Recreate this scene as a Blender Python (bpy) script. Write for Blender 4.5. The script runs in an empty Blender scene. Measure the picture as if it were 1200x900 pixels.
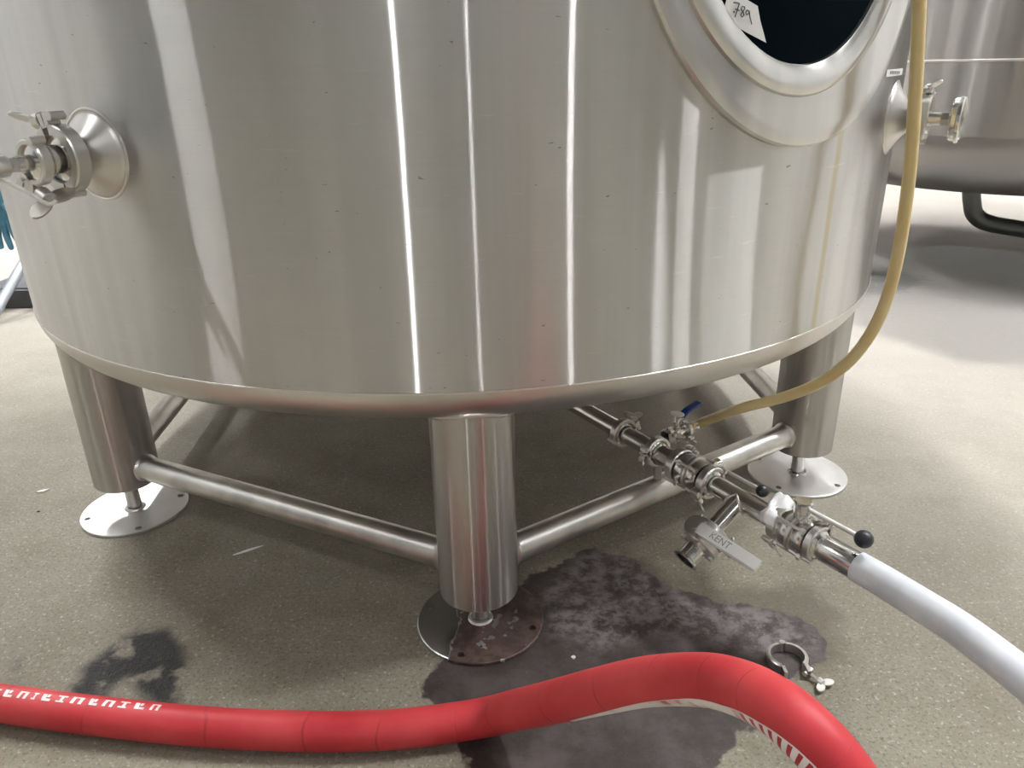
import bpy, bmesh, math, random
import numpy as np
from mathutils import Vector, Matrix, noise
from mathutils.geometry import tessellate_polygon
random.seed(7)
PI = math.pi
S = bpy.context.scene
COL = S.collection

# ------------------------------------------------------------------ camera
F_PX, TH, RO, CH = 887.3, .4033, -.0212, 1.027
cam_d = bpy.data.cameras.new('camera'); cam = bpy.data.objects.new('camera', cam_d); COL.objects.link(cam)
cam_d.sensor_width = 36; cam_d.lens = F_PX / 1200 * 36; cam_d.clip_start = .05
cam.matrix_world = Matrix.Translation((0, 0, CH)) @ Matrix.Rotation(PI/2 - TH, 4, 'X') @ Matrix.Rotation(RO, 4, 'Z')
S.camera = cam

# ------------------------------------------------------------------ world, exposure
S.view_settings.view_transform = 'Standard'; S.view_settings.look = 'None'
S.view_settings.gamma = 1; S.view_settings.use_curve_mapping = False
S.view_settings.exposure = 0.35
W = bpy.data.worlds.new('world'); S.world = W; W.use_nodes = True
W.node_tree.nodes['Background'].inputs[0].default_value = (.9, .95, 1, 1)
W.node_tree.nodes['Background'].inputs[1].default_value = .12
LIGHT_E = 300.0          # radiance of the ceiling tubes
CEIL = 6.5

# ------------------------------------------------------------------ pixel helpers (1200x900 frame)
def ray(px, py):
    u, v = px - 600, py - 450
    c, s = math.cos(RO), math.sin(RO)
    u, v = c*u + s*v, -s*u + c*v
    return Vector((u/F_PX, math.cos(TH) - v/F_PX*math.sin(TH), -math.sin(TH) - v/F_PX*math.cos(TH)))
def onz(px, py, z=0):
    d = ray(px, py); t = (z - CH)/d.z; return Vector((d.x*t, d.y*t, z))
def ony(px, py, y):
    d = ray(px, py); return Vector((0, 0, CH)) + d*(y/d.y)
def ont(px, py, t): return Vector((0, 0, CH)) + ray(px, py)*t
TX, TY, TR, ZK = -.1343, 2.1948, 1.0877, .5398       # the tank: axis, radius, height of its lower weld
LEGC, LEGPH, LEGR = .99, .0623, .0762
def oncyl(px, py, r=TR, X=TX, Y=TY):
    d = ray(px, py); a = d.x**2 + d.y**2; b = -2*(d.x*X + d.y*Y); c = X*X + Y*Y - r*r
    t = (-b - math.sqrt(max(0, b*b - 4*a*c)))/2/a
    p = Vector((0, 0, CH)) + d*t
    return p, math.atan2(p.y - Y, p.x - X)

# ------------------------------------------------------------------ mesh helpers
class MB:
    def __init__(s): s.v = []; s.f = []; s.uv = None
    def add(s, vs, fs, M=None):
        o = len(s.v)
        s.v += [tuple(M @ Vector(p)) if M else tuple(p) for p in vs]
        s.f += [tuple(i + o for i in f) for f in fs]
    def lathe(s, prof, n=32, axis='X', a0=0, a1=2*PI, M=None, closed=None):
        full = abs(a1 - a0 - 2*PI) < 1e-6
        m = n if full else n + 1
        vs = []; fs = []
        for (t, r) in prof:
            for k in range(m):
                a = a0 + (a1 - a0)*k/n
                c, q = r*math.cos(a), r*math.sin(a)
                vs.append((t, c, q) if axis == 'X' else (c, q, t))
        P = len(prof)
        rng = range(P if closed else P - 1)
        for i in rng:
            j = (i + 1) % P
            for k in range(n):
                k2 = (k + 1) % m
                f = (i*m + k, i*m + k2, j*m + k2, j*m + k)
                fs.append(f)
        if not full and closed:
            fs.append(tuple(i*m for i in range(P))); fs.append(tuple(i*m + m - 1 for i in range(P))[::-1])
        s.add(vs, fs, M); return s
    def cyl(s, t0, t1, r, n=24, axis='X', M=None, ch=.0):
        e = 1e-5
        pr = [(t0, e), (t0, r - ch), (t0 + ch, r), (t1 - ch, r), (t1, r - ch), (t1, e)] if ch else [(t0, e), (t0, r), (t1, r), (t1, e)]
        return s.lathe(pr, n, axis, M=M)
    def box(s, c, d, M=None):
        x, y, z = c; a, b, e = d[0]/2, d[1]/2, d[2]/2
        vs = [(x + i*a, y + j*b, z + k*e) for i in (-1, 1) for j in (-1, 1) for k in (-1, 1)]
        s.add(vs, [(0, 1, 3, 2), (4, 6, 7, 5), (0, 4, 5, 1), (2, 3, 7, 6), (0, 2, 6, 4), (1, 5, 7, 3)], M); return s
    def ball(s, c, r, n=20, sc=(1, 1, 1), M=None):
        vs = []; fs = []; m = n//2
        for i in range(m + 1):
            p = PI*i/m; q = max(math.sin(p), 1e-4)
            for k in range(n):
                a = 2*PI*k/n
                vs.append((c[0] + r*sc[0]*q*math.cos(a), c[1] + r*sc[1]*q*math.sin(a), c[2] + r*sc[2]*math.cos(p)))
        for i in range(m):
            for k in range(n):
                fs.append((i*n + k, (i+1)*n + k, (i+1)*n + (k+1) % n, i*n + (k+1) % n))
        s.add(vs, fs, M); return s
    def tube(s, pts, r, n=16, caps=True, M=None, up=None):
        fr = frames(pts, up); vs = []; fs = []
        R = r if callable(r) else (lambda u: r)
        L = len(pts)
        for i, (p, t, a, b) in enumerate(fr):
            rr = R(i/(L - 1))
            for k in range(n):
                q = 2*PI*k/n
                vs.append(p + (a*math.cos(q) + b*math.sin(q))*rr)
        for i in range(L - 1):
            for k in range(n):
                fs.append((i*n + k, i*n + (k+1) % n, (i+1)*n + (k+1) % n, (i+1)*n + k))
        if caps:
            fs.append(tuple(range(n))[::-1]); fs.append(tuple((L-1)*n + k for k in range(n)))
        s.add(vs, fs, M); return s
    def prism(s, poly, z0, z1, holes=(), M=None):
        loops = [list(poly)] + [list(h) for h in holes]
        flat = [p for l in loops for p in l]; N = len(flat)
        tri = tessellate_polygon([[Vector((p[0], p[1], 0)) for p in l] for l in loops])
        vs = [(p[0], p[1], z1) for p in flat] + [(p[0], p[1], z0) for p in flat]
        fs = []
        for t in tri:
            a, b, c = [Vector((*flat[i], 0)) for i in t]
            t = t if (b - a).cross(c - a).z > 0 else t[::-1]
            fs.append(tuple(t)); fs.append(tuple(i + N for i in t[::-1]))
        o = 0
        for l in loops:
            m = len(l)
            for k in range(m):
                a, b = o + k, o + (k + 1) % m
                fs.append((a, a + N, b + N, b))
            o += m
        s.add(vs, fs, M); return s
    def build(s, name, mat, parent=None, sharp=35, fix=True):
        me = bpy.data.meshes.new(name); me.from_pydata(s.v, [], s.f)
        if fix:
            bm = bmesh.new(); bm.from_mesh(me); bmesh.ops.remove_doubles(bm, verts=bm.verts, dist=2e-5)
            bmesh.ops.recalc_face_normals(bm, faces=bm.faces); bm.to_mesh(me); bm.free()
        me.materials.append(mat)
        me.shade_smooth(); me.set_sharp_from_angle(angle=math.radians(sharp))
        o = bpy.data.objects.new(name, me); COL.objects.link(o)
        if parent: o.parent = parent
        return o

def frames(pts, up=None):
    pts = [Vector(p) for p in pts]; out = []
    a = None
    for i, p in enumerate(pts):
        t = (pts[min(i+1, len(pts)-1)] - pts[max(i-1, 0)]).normalized()
        if a is None:
            a = Vector(up) if up else (Vector((0, 0, 1)) if abs(t.z) < .9 else Vector((1, 0, 0)))
        a = (a - t*a.dot(t)).normalized()
        out.append((p, t, a.copy(), t.cross(a)))
    return out
def spline(P, n=12):
    P = [Vector(p) for p in P]; Q = [2*P[0] - P[1]] + P + [2*P[-1] - P[-2]]; out = []
    for i in range(1, len(Q) - 2):
        p0, p1, p2, p3 = Q[i-1], Q[i], Q[i+1], Q[i+2]
        for k in range(n):
            t = k/n
            out.append(.5*((2*p1) + (p2 - p0)*t + (2*p0 - 5*p1 + 4*p2 - p3)*t*t + (3*p1 - p0 - 3*p2 + p3)*t**3))
    out.append(P[-1]); return out
def tag(o, label=None, cat=None, group=None, kind=None):
    if label: o['label'] = label
    if cat: o['category'] = cat
    if group: o['group'] = group
    if kind: o['kind'] = kind
    return o
def thing(name, label, cat, M=None, group=None):
    o = bpy.data.objects.new(name, None); COL.objects.link(o); o.empty_display_size = .05
    if M is not None: o.matrix_world = M
    return tag(o, label, cat, group)
def frame(p, x, z=(0, 0, 1)):
    x = Vector(x).normalized(); z = Vector(z); z = (z - x*z.dot(x)).normalized(); y = z.cross(x)
    M = Matrix.Identity(4)
    for i in range(3): M[i][0], M[i][1], M[i][2], M[i][3] = x[i], y[i], z[i], p[i]
    return M
def RX(a): return Matrix.Rotation(a, 4, 'X')
def RY(a): return Matrix.Rotation(a, 4, 'Y')
def RZ(a): return Matrix.Rotation(a, 4, 'Z')
def T(x, y, z): return Matrix.Translation((x, y, z))

# ------------------------------------------------------------------ materials
def mat(name):
    m = bpy.data.materials.new(name); m.use_nodes = True; nt = m.node_tree
    for n in list(nt.nodes): nt.nodes.remove(n)
    out = nt.nodes.new('ShaderNodeOutputMaterial')
    def N(t, **kw):
        n = nt.nodes.new(t)
        for k, v in kw.items():
            if k == 'i':
                for a, b in v.items():
                    if isinstance(b, bpy.types.NodeSocket): nt.links.new(b, n.inputs[a])
                    else: n.inputs[a].default_value = b
            else: setattr(n, k, v)
        return n
    def math_(op, a, b=0., c=0., clamp=False):
        return N('ShaderNodeMath', operation=op, use_clamp=clamp, i={0: a, 1: b, 2: c}).outputs[0]
    def mix(f, a, b): 
        n = N('ShaderNodeMix', data_type='RGBA'); 
        for sock, v in ((n.inputs[0], f), (n.inputs[6], a), (n.inputs[7], b)):
            if isinstance(v, bpy.types.NodeSocket): nt.links.new(v, sock)
            else: sock.default_value = v if not isinstance(v, tuple) or len(v) == 4 else (*v, 1)
        return n.outputs[2]
    def sstep(v, lo, hi):
        return N('ShaderNodeMapRange', interpolation_type='SMOOTHSTEP', i={0: v, 1: lo, 2: hi, 3: 0., 4: 1.}).outputs[0]
    def noise_(vec, scale, det=3., rough=.5): return N('ShaderNodeTexNoise', i={'Vector': vec, 'Scale': scale, 'Detail': det, 'Roughness': rough}).outputs['Fac']
    def surf(s): nt.links.new(s, out.inputs['Surface'])
    return m, N, math_, mix, sstep, noise_, surf
def c4(c): return (*c, 1)

def principled(name, col, rough=.5, metal=0., var=0., vscale=20., bump=0., bscale=80., spec=.5, rvar=0., coat=0.):
    m, N, M_, mix, ss, nz, surf = mat(name)
    p = N('ShaderNodeBsdfPrincipled', i={'Metallic': metal, 'Roughness': rough, 'Specular IOR Level': spec, 'Coat Weight': coat})
    tc = N('ShaderNodeTexCoord').outputs['Object']
    link = m.node_tree.links.new
    if var:
        f = nz(tc, vscale, 4.)
        link(mix(ss(f, .3, .7), c4([max(0, x*(1 - var)) for x in col]), c4([min(1, x*(1 + var)) for x in col])), p.inputs['Base Color'])
    else: p.inputs['Base Color'].default_value = c4(col)
    if rvar: link(M_('MULTIPLY_ADD', nz(tc, vscale*2), rvar, rough - rvar/2), p.inputs['Roughness'])
    if bump:
        b = N('ShaderNodeBump', i={'Strength': bump, 'Distance': .002, 'Height': nz(tc, bscale, 4.)}); link(b.outputs[0], p.inputs['Normal'])
    surf(p.outputs[0]); return m

def brushed(name, col, alpha=.05, aniso=.88, base_r=.38, mixf=.45, streak=None, marks=.6):
    """brushed stainless: sharp round the axis, stretched along it, plus a broad lobe"""
    m, N, M_, mix, ss, nz, surf = mat(name); link = m.node_tree.links.new
    tc = N('ShaderNodeTexCoord').outputs['Object']
    tan = N('ShaderNodeTangent', direction_type='RADIAL', axis='Z').outputs[0]
    # wipe smears and cloudy patches, plus dark vertical reflections painted into the colour
    mp = N('ShaderNodeMapping', i={'Vector': tc, 'Scale': (11., 11., .35)}).outputs[0]
    v1 = nz(mp, 1.2, 4.); v2 = nz(tc, 2.2, 5., .6)
    mp2 = N('ShaderNodeMapping', i={'Vector': tc, 'Scale': (6., 6., 260.)}).outputs[0]
    v3 = nz(mp2, 1., 3.)
    sm = M_('MULTIPLY', ss(v1, .38, .66), M_('MULTIPLY_ADD', ss(v2, .3, .7), .7, .3))
    colr = mix(M_('MULTIPLY', sm, marks), c4(col), c4([x*.70 for x in col]))
    colr = mix(M_('MULTIPLY', ss(v3, .45, .7), .10), colr, c4([x*.8 for x in col]))
    if streak: colr = streak(N, M_, mix, ss, nz, tc, colr)
    bp = N('ShaderNodeBump', i={'Strength': .05, 'Distance': .01, 'Height': nz(tc, 3.5, 2.)}).outputs[0]
    g1 = N('ShaderNodeBsdfAnisotropic', distribution='GGX', i={'Color': colr, 'Roughness': math.sqrt(alpha), 'Anisotropy': aniso, 'Tangent': tan, 'Normal': bp})
    g2 = N('ShaderNodeBsdfAnisotropic', distribution='GGX', i={'Color': colr, 'Roughness': base_r, 'Anisotropy': .35, 'Tangent': tan, 'Normal': bp})
    mx = N('ShaderNodeMixShader', i={0: M_('MULTIPLY_ADD', v2, .25, mixf - .12), 1: g1.outputs[0], 2: g2.outputs[0]})
    surf(mx.outputs[0]); return m

def tank_streak(N, M_, mix, ss, nz, tc, col):
    # dried beige runs below the manway
    sp = N('ShaderNodeSeparateXYZ', i={0: tc}).outputs
    az = M_('ARCTAN2', sp[1], sp[0])
    wob = M_('MULTIPLY', M_('SUBTRACT', nz(tc, 6.), .5), .010)
    out = col
    for a, w, k in ((-48.9, .0085, .6), (-36.5, .004, .35)):
        d = M_('ABSOLUTE', M_('SUBTRACT', M_('ADD', az, wob), math.radians(a)))
        f = M_('SUBTRACT', 1., ss(d, w*.4, w*1.5))
        f = M_('MULTIPLY', M_('MULTIPLY', f, k), M_('SUBTRACT', 1., ss(sp[2], .93, .99)))
        out = mix(f, out, (.55, .47, .27))
    # scuffs and tiny dark nicks
    mp = N('ShaderNodeMapping', i={'Vector': tc, 'Scale': (1., 1., 3.), 'Rotation': (.3, .2, .4)}).outputs[0]
    nick = ss(nz(mp, 55., 2., .4), .755, .775)
    scr = N('ShaderNodeMapping', i={'Vector': tc, 'Scale': (5., 5., 60.), 'Rotation': (.10, .05, 0.)}).outputs[0]
    out = mix(M_('MULTIPLY', ss(nz(scr, 3., 2.), .70, .74), .25), out, (.90, .90, .88))
    return mix(M_('MULTIPLY', nick, .6), out, (.14, .14, .13))

STEEL = (.735, .73, .715)
m_tank = brushed('tank_brushed_steel', STEEL, alpha=.035, aniso=.93, base_r=.36, mixf=.42, streak=tank_streak)
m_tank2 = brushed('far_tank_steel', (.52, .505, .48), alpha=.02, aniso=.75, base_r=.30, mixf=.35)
m_head2 = principled('far_tank_head_shaded_steel', (.30, .29, .275), .36, 1., rvar=.05, vscale=5)  # underside steel darkened to paint in its dark reflection
m_leg = brushed('leg_brushed_steel', (.58, .56, .53), alpha=.045, aniso=.85, base_r=.34, mixf=.4, marks=.9)
m_knuckle = principled('knuckle_steel', (.66, .64, .61), .36, 1., var=.05, vscale=6, rvar=.1, bump=.03, bscale=30)
m_weld = principled('weld_bead_steel', (.72, .70, .67), .33, 1., bump=.5, bscale=180)
m_brace = principled('brace_steel', (.66, .645, .61), .36, 1., var=.16, vscale=14, rvar=.12)
m_plate = principled('foot_plate_steel', (.70, .69, .67), .42, 1., var=.06, vscale=9, rvar=.12)
m_pol = principled('polished_steel', (.74, .73, .70), .17, 1., rvar=.08, vscale=30)
m_cast = principled('cast_steel', (.72, .705, .67), .30, 1., bump=.1, bscale=300)
m_satin = principled('satin_handle_steel', (.85, .84, .81), .55, 1.)
m_pad = brushed('manway_steel', (.76, .75, .72), alpha=.06, aniso=.5, base_r=.30, mixf=.6)
m_opening = principled('manway_interior_dark', (.0012, .0045, .007), .9, 0., spec=.02)  # near-black colour painting the unlit tank interior behind the open manway
m_gasket = principled('white_gasket', (.78, .76, .72), .5)
m_knob = principled('black_plastic_knob', (.022, .024, .028), .42, spec=.5)
m_paper = principled('white_paper', (.86, .86, .85), .7)
m_ink = principled('pen_ink', (.05, .05, .06), .6)
m_engr = principled('engraved_letters', (.30, .29, .27), .5, .6)
m_blue = principled('blue_lever_vinyl', (.015, .05, .30), .35)
m_cap = principled('blue_cap', (.10, .30, .62), .4)
m_cable = principled('white_cable', (.93, .93, .91), .45)
m_glove = principled('blue_rubber_glove', (.07, .22, .32), .5, var=.25, vscale=18)
m_dark = principled('dark_grey_paint', (.06, .063, .07), .5, var=.2, vscale=9)
m_greybar = principled('grey_bar_steel', (.30, .32, .34), .45, .3)
m_shadedpipe = principled('shaded_pipe_steel', (.10, .105, .10), .35, .7)  # pipe steel darkened to paint in the shade under the far tank
m_label = principled('label_white', (.82, .82, .80), .5)
m_orange = principled('orange_sticker', (.85, .22, .03), .5)
m_wrap = principled('white_wrap', (.88, .88, .88), .55, bump=.2, bscale=40)
m_redcord = principled('dark_red_tag', (.28, .03, .04), .5)
m_wall = principled('painted_wall', (.32, .32, .31), .7, var=.05, vscale=.8)
m_ceil = principled('ceiling_paint', (.14, .14, .14), .8)
m_house = principled('lamp_housing', (.7, .7, .7), .5)

def emit(name, e):
    m, N, *_ , surf = mat(name)
    surf(N('ShaderNodeEmission', i={0: (.985, .99, 1., 1), 1: e}).outputs[0]); return m
m_tube = emit('lamp_diffuser', LIGHT_E)

def mat_red():
    m, N, M_, mix, ss, nz, surf = mat('red_rubber_hose'); link = m.node_tree.links.new
    tc = N('ShaderNodeTexCoord'); ob = tc.outputs['Object']
    uvn = N('ShaderNodeAttribute', attribute_name='along'); al = uvn.outputs['Fac']
    c = mix(ss(nz(ob, 9., 5.), .3, .75), (.50, .030, .038), (.61, .062, .066))
    # faint wrap lines round the hose
    w = M_('ADD', M_('MULTIPLY', al, 1.), M_('MULTIPLY', nz(ob, 3.), .06))
    fr = M_('ABSOLUTE', M_('SUBTRACT', M_('FRACT', M_('MULTIPLY', w, 17.)), .5))
    ln = M_('MULTIPLY', M_('SUBTRACT', 1., ss(fr, .008, .022)), ss(nz(ob, 11.), .42, .62))
    c = mix(M_('MULTIPLY', ln, .45), c, (.22, .014, .016))
    b = N('ShaderNodeBump', i={'Strength': .25, 'Distance': .003, 'Height': M_('ADD', nz(ob, 30., 4.), M_('MULTIPLY', ln, -.8))})
    p = N('ShaderNodeBsdfPrincipled', i={'Base Color': c, 'Roughness': .5, 'Specular IOR Level': .35, 'Normal': b.outputs[0]})
    surf(p.outputs[0]); return m
m_red = mat_red()
m_redplain = principled('red_print_gap', (.52, .03, .035), .45)
m_print = principled('white_print', (.80, .74, .72), .5, var=.08, vscale=60)
def mat_band():
    m, N, M_, mix, ss, nz, surf = mat('striped_print_band')
    al = N('ShaderNodeAttribute', attribute_name='along').outputs['Fac']; ac = N('ShaderNodeAttribute', attribute_name='across').outputs['Fac']
    ob = N('ShaderNodeTexCoord').outputs['Object']
    w = M_('ADD', M_('MULTIPLY', al, 27.), M_('MULTIPLY', ac, .45))
    bar = ss(M_('ABSOLUTE', M_('SUBTRACT', M_('FRACT', w), .5)), .26, .30)
    bar = M_('MULTIPLY', bar, ss(ac, .22, .27)); bar = M_('MULTIPLY', bar, M_('SUBTRACT', 1., ss(ac, .92, .96)))
    sm = ss(nz(ob, 14., 4.), .44, .56)
    worn = M_('MAXIMUM', M_('SUBTRACT', 1., ss(al, .56, .62)), 0.)
    bar = M_('MULTIPLY', bar, M_('SUBTRACT', 1., M_('MULTIPLY', worn, M_('SUBTRACT', 1., sm))))
    c = mix(bar, (.80, .72, .70), (.42, .02, .03))
    c = mix(M_('MULTIPLY', M_('MULTIPLY', worn, sm), .45), c, (.5, .22, .22))
    surf(N('ShaderNodeBsdfPrincipled', i={'Base Color': c, 'Roughness': .5}).outputs[0]); return m
m_band = mat_band()
def mat_white_hose():
    m, N, M_, mix, ss, nz, surf = mat('pale_grey_hose')
    al = N('ShaderNodeAttribute', attribute_name='along').outputs['Fac']; an = N('ShaderNodeAttribute', attribute_name='around').outputs['Fac']
    ob = N('ShaderNodeTexCoord').outputs['Object']
    c = mix(ss(nz(ob, 14., 5.), .35, .7), (.62, .645, .68), (.72, .74, .77))
    d = M_('ABSOLUTE', M_('SUBTRACT', an, .705))
    k = M_('MULTIPLY', M_('SUBTRACT', 1., ss(d, .022, .032)), ss(nz(ob, 90., 3.), .47, .53))
    k = M_('MULTIPLY', k, M_('SUBTRACT', 1., ss(al, .16, .30)))
    c = mix(k, c, (.02, .02, .022))
    b = N('ShaderNodeBump', i={'Strength': .3, 'Distance': .003, 'Height': nz(ob, 26., 4.)})
    surf(N('ShaderNodeBsdfPrincipled', i={'Base Color': c, 'Roughness': .5, 'Normal': b.outputs[0]}).outputs[0]); return m
m_whose = mat_white_hose()
def mat_yellow():
    m, N, M_, mix, ss, nz, surf = mat('amber_translucent_tube')
    ob = N('ShaderNodeTexCoord').outputs['Object']
    c = mix(ss(nz(ob, 12., 4.), .3, .7), (.66, .50, .22), (.74, .60, .32))
    p = N('ShaderNodeBsdfPrincipled', i={'Base Color': c, 'Roughness': .3, 'Subsurface Weight': .25, 'Subsurface Radius': (.02, .014, .006), 'Subsurface Scale': .5})
    surf(p.outputs[0]); return m
m_yel = mat_yellow()

def mat_floor():
    m, N, M_, mix, ss, nz, surf = mat('concrete_floor')
    g = N('ShaderNodeNewGeometry').outputs['Position']
    A = lambda n: N('ShaderNodeAttribute', attribute_name=n).outputs['Fac']
    n1 = nz(g, 1.3, 5., .6); n2 = nz(g, 7., 6., .65); n3 = nz(g, 160., 4., .7); n4 = nz(g, 38., 5., .7)
    c = mix(ss(n1, .3, .7), (.205, .181, .133), (.300, .273, .214))
    c = mix(M_('MULTIPLY', ss(n2, .42, .72), .5), c, (.158, .134, .085))
    c = mix(M_('MULTIPLY', ss(n4, .50, .78), .40), c, (.39, .365, .32))
    c = mix(M_('MULTIPLY', ss(n3, .50, .68), .70), c, (.075, .064, .048))
    c = mix(M_('MULTIPLY', ss(nz(g, 120., 4., .65), .57, .68), .6), c, (.50, .48, .44))
    # blended to a paler, pinker grey far away and to the right
    far = A('far'); c = mix(M_('MULTIPLY', far, .6), c, (.415, .382, .355))
    # pale etched halo, wet spill, black tarry stain
    wob = M_('ADD', M_('MULTIPLY', M_('SUBTRACT', nz(g, 16., 4.), .5), .07), M_('MULTIPLY', M_('SUBTRACT', nz(g, 60., 4.), .5), .02))
    dmp = ss(M_('ADD', A('damp'), M_('MULTIPLY', wob, 1.2)), -.03, .03)
    c = mix(M_('MULTIPLY', dmp, .62), c, (.10, .077, .057))
    wd = M_('ADD', A('wet'), wob)
    wet = ss(wd, -.003, .004)
    wc = mix(ss(nz(g, 9., 6., .7), .38, .66), (.024, .017, .017), (.075, .058, .060))
    pale = M_('MULTIPLY', A('pale'), ss(nz(g, 26., 6., .75), .40, .62))
    wc = mix(M_('MULTIPLY', pale, .75), wc, (.27, .23, .24))
    wc = mix(M_('MULTIPLY', ss(n3, .62, .72), .35), wc, (.36, .33, .32))
    c = mix(M_('MULTIPLY', wet, .93), c, wc)
    td = M_('ADD', A('tar'), M_('MULTIPLY', wob, .9)); tar = ss(td, -.012, .025)
    tn = nz(g, 130., 4., .7)
    tcol = mix(ss(tn, .56, .68), (.003, .003, .004), (.03, .03, .036))
    c = mix(M_('MULTIPLY', M_('MULTIPLY', tar, ss(nz(g, 19., 5.), .34, .48)), .95), c, tcol)
    # dark spot and wet concrete far behind
    sp = ss(M_('ADD', A('darkspot'), M_('MULTIPLY', wob, 2.5)), -.05, .06); c = mix(M_('MULTIPLY', sp, .85), c, (.06, .06, .06))
    wf = ss(M_('ADD', A('wetfar'), M_('MULTIPLY', M_('SUBTRACT', nz(g, 3., 4.), .5), .5)), -.04, .10); c = mix(M_('MULTIPLY', wf, .6), c, (.17, .167, .157))
    r = M_('SUBTRACT', .72, M_('MULTIPLY', wet, .30)); r = M_('SUBTRACT', r, M_('MULTIPLY', tar, .30)); r = M_('SUBTRACT', r, M_('MULTIPLY', wf, .30))
    r = M_('ADD', r, M_('MULTIPLY', M_('SUBTRACT', n4, .5), .25))
    h = M_('ADD', M_('ADD', M_('MULTIPLY', n3, .5), M_('MULTIPLY', n4, 1.0)), M_('MULTIPLY', M_('MULTIPLY', tar, nz(g, 95., 4., .7)), 7.))
    b = N('ShaderNodeBump', i={'Strength': .45, 'Distance': .003, 'Height': h})
    surf(N('ShaderNodeBsdfPrincipled', i={'Base Color': c, 'Roughness': r, 'Specular IOR Level': .4, 'Normal': b.outputs[0]}).outputs[0]); return m
m_floor = mat_floor()
def mat_wetplate():
    m, N, M_, mix, ss, nz, surf = mat('stained_foot_plate')
    ob = N('ShaderNodeTexCoord').outputs['Object']; s = N('ShaderNodeSeparateXYZ', i={0: ob}).outputs
    edge = M_('ADD', s[0], M_('ADD', M_('MULTIPLY', M_('SUBTRACT', nz(ob, 22., 3.), .5), .06), M_('MULTIPLY', s[1], -.12)))
    f = ss(edge, -.046, -.042)
    hole = ss(nz(ob, 45., 3.), .62, .66); f = M_('MULTIPLY', f, M_('SUBTRACT', 1., M_('MULTIPLY', hole, ss(s[1], .02, -.05) if False else .8)))
    c = mix(f, (.62, .63, .62), mix(ss(nz(ob, 60., 5.), .35, .7), (.055, .034, .028), (.13, .085, .07)))
    met = M_('SUBTRACT', 1., f)
    surf(N('ShaderNodeBsdfPrincipled', i={'Base Color': c, 'Metallic': met, 'Roughness': M_('MULTIPLY_ADD', f, .22, .26)}).outputs[0]); return m
m_wetplate = mat_wetplate()

# ------------------------------------------------------------------ setting: floor, walls, ceiling
X0, X1, Y0, Y1 = -9., 11., -9., 13.
def sdist(P, poly):
    """signed distance (m, + inside) of points to a polygon"""
    P = np.asarray(P); poly = np.asarray(poly); d = np.full(len(P), 1e9); ins = np.zeros(len(P), bool)
    for i in range(len(poly)):
        a, b = poly[i], poly[(i + 1) % len(poly)]; e = b - a
        t = np.clip(((P - a) @ e)/(e @ e), 0, 1); d = np.minimum(d, np.hypot(*(P - a - t[:, None]*e).T))
        c = (a[1] > P[:, 1]) != (b[1] > P[:, 1]); q = a[0] + (P[:, 1] - a[1])/(e[1] if abs(e[1]) > 1e-12 else 1e-12)*e[0]
        ins ^= c & (P[:, 0] < q)
    return np.where(ins, d, -d)
def pxpoly(pts): return [np.array(onz(*p)[:2]) for p in pts]
def make_floor():
    xs = np.concatenate([np.linspace(X0, -3.2, 24), np.linspace(-3., -1.4, 33), np.arange(-1.36, 1.6, .02), np.linspace(1.64, 5, 68), np.linspace(5.3, X1, 20)])
    ys = np.concatenate([np.linspace(Y0, .2, 30), np.linspace(.3, .6, 6), np.arange(.62, 2.4, .02), np.linspace(2.45, 7, 80), np.linspace(7.3, Y1, 20)])
    gx, gy = np.meshgrid(xs, ys); P = np.stack([gx.ravel(), gy.ravel()], 1)
    nx, ny = len(xs), len(ys)
    idx = np.arange(nx*ny).reshape(ny, nx)
    q = np.stack([idx[:-1, :-1], idx[:-1, 1:], idx[1:, 1:], idx[1:, :-1]], -1).reshape(-1, 4)
    me = bpy.data.meshes.new('floor'); me.from_pydata(np.c_[P, np.zeros(len(P))].tolist(), [], q.tolist())
    wet = sdist(P, pxpoly([(497, 812), (500, 790), (528, 770), (520, 740), (600, 690), (690, 640), (735, 655), (790, 690), (850, 705), (930, 720), (972, 745), (965, 775), (925, 800), (895, 840), (850, 870), (835, 925), (620, 930), (560, 905), (540, 885), (528, 868), (520, 840)]))
    pale = sdist(P, pxpoly([(640, 690), (690, 645), (735, 655), (800, 700), (900, 715), (960, 745), (940, 775), (780, 735), (700, 760), (640, 740)]))
    damp = sdist(P, pxpoly([(730, 640), (770, 665), (860, 690), (950, 690), (990, 730), (985, 770), (930, 800), (860, 740), (760, 690)]))
    tar = sdist(P, pxpoly([(75, 815), (95, 780), (130, 755), (165, 735), (200, 735), (222, 755), (218, 800), (215, 840), (170, 840), (150, 800), (125, 810), (118, 830), (80, 830)]))
    tar = np.maximum(tar, sdist(P, pxpoly([(5, 785), (8, 770), (28, 768), (30, 785), (18, 800)])) - .006)
    dspot = sdist(P, pxpoly([(1005, 345), (1020, 318), (1050, 316), (1085, 325), (1080, 333), (1045, 345)]))
    wfar = sdist(P, pxpoly([(960, 345), (1010, 300), (1100, 285), (1260, 300), (1260, 430), (1150, 430), (1060, 405), (1000, 395)]))
    far = np.clip((P[:, 1] - 1.5)/2.5 + np.clip(P[:, 0] - .25, 0, 1)*.55, 0, 1)
    for n, a in (('wet', wet), ('pale', np.clip(pale/.05 + .6, 0, 1)), ('damp', damp), ('tar', tar), ('darkspot', dspot), ('wetfar', wfar), ('far', far)):
        at = me.attributes.new(n, 'FLOAT', 'POINT'); at.data.foreach_set('value', np.asarray(a, np.float32))
    me.materials.append(m_floor)
    o = bpy.data.objects.new('floor', me); COL.objects.link(o); tag(o, kind='structure')
make_floor()
def slab(name, c, d, m): return tag(MB().box(c, d).build(name, m), kind='structure')
slab('ceiling', ((X0+X1)/2, (Y0+Y1)/2, CEIL + .1), (X1-X0, Y1-Y0, .2), m_ceil)
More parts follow.
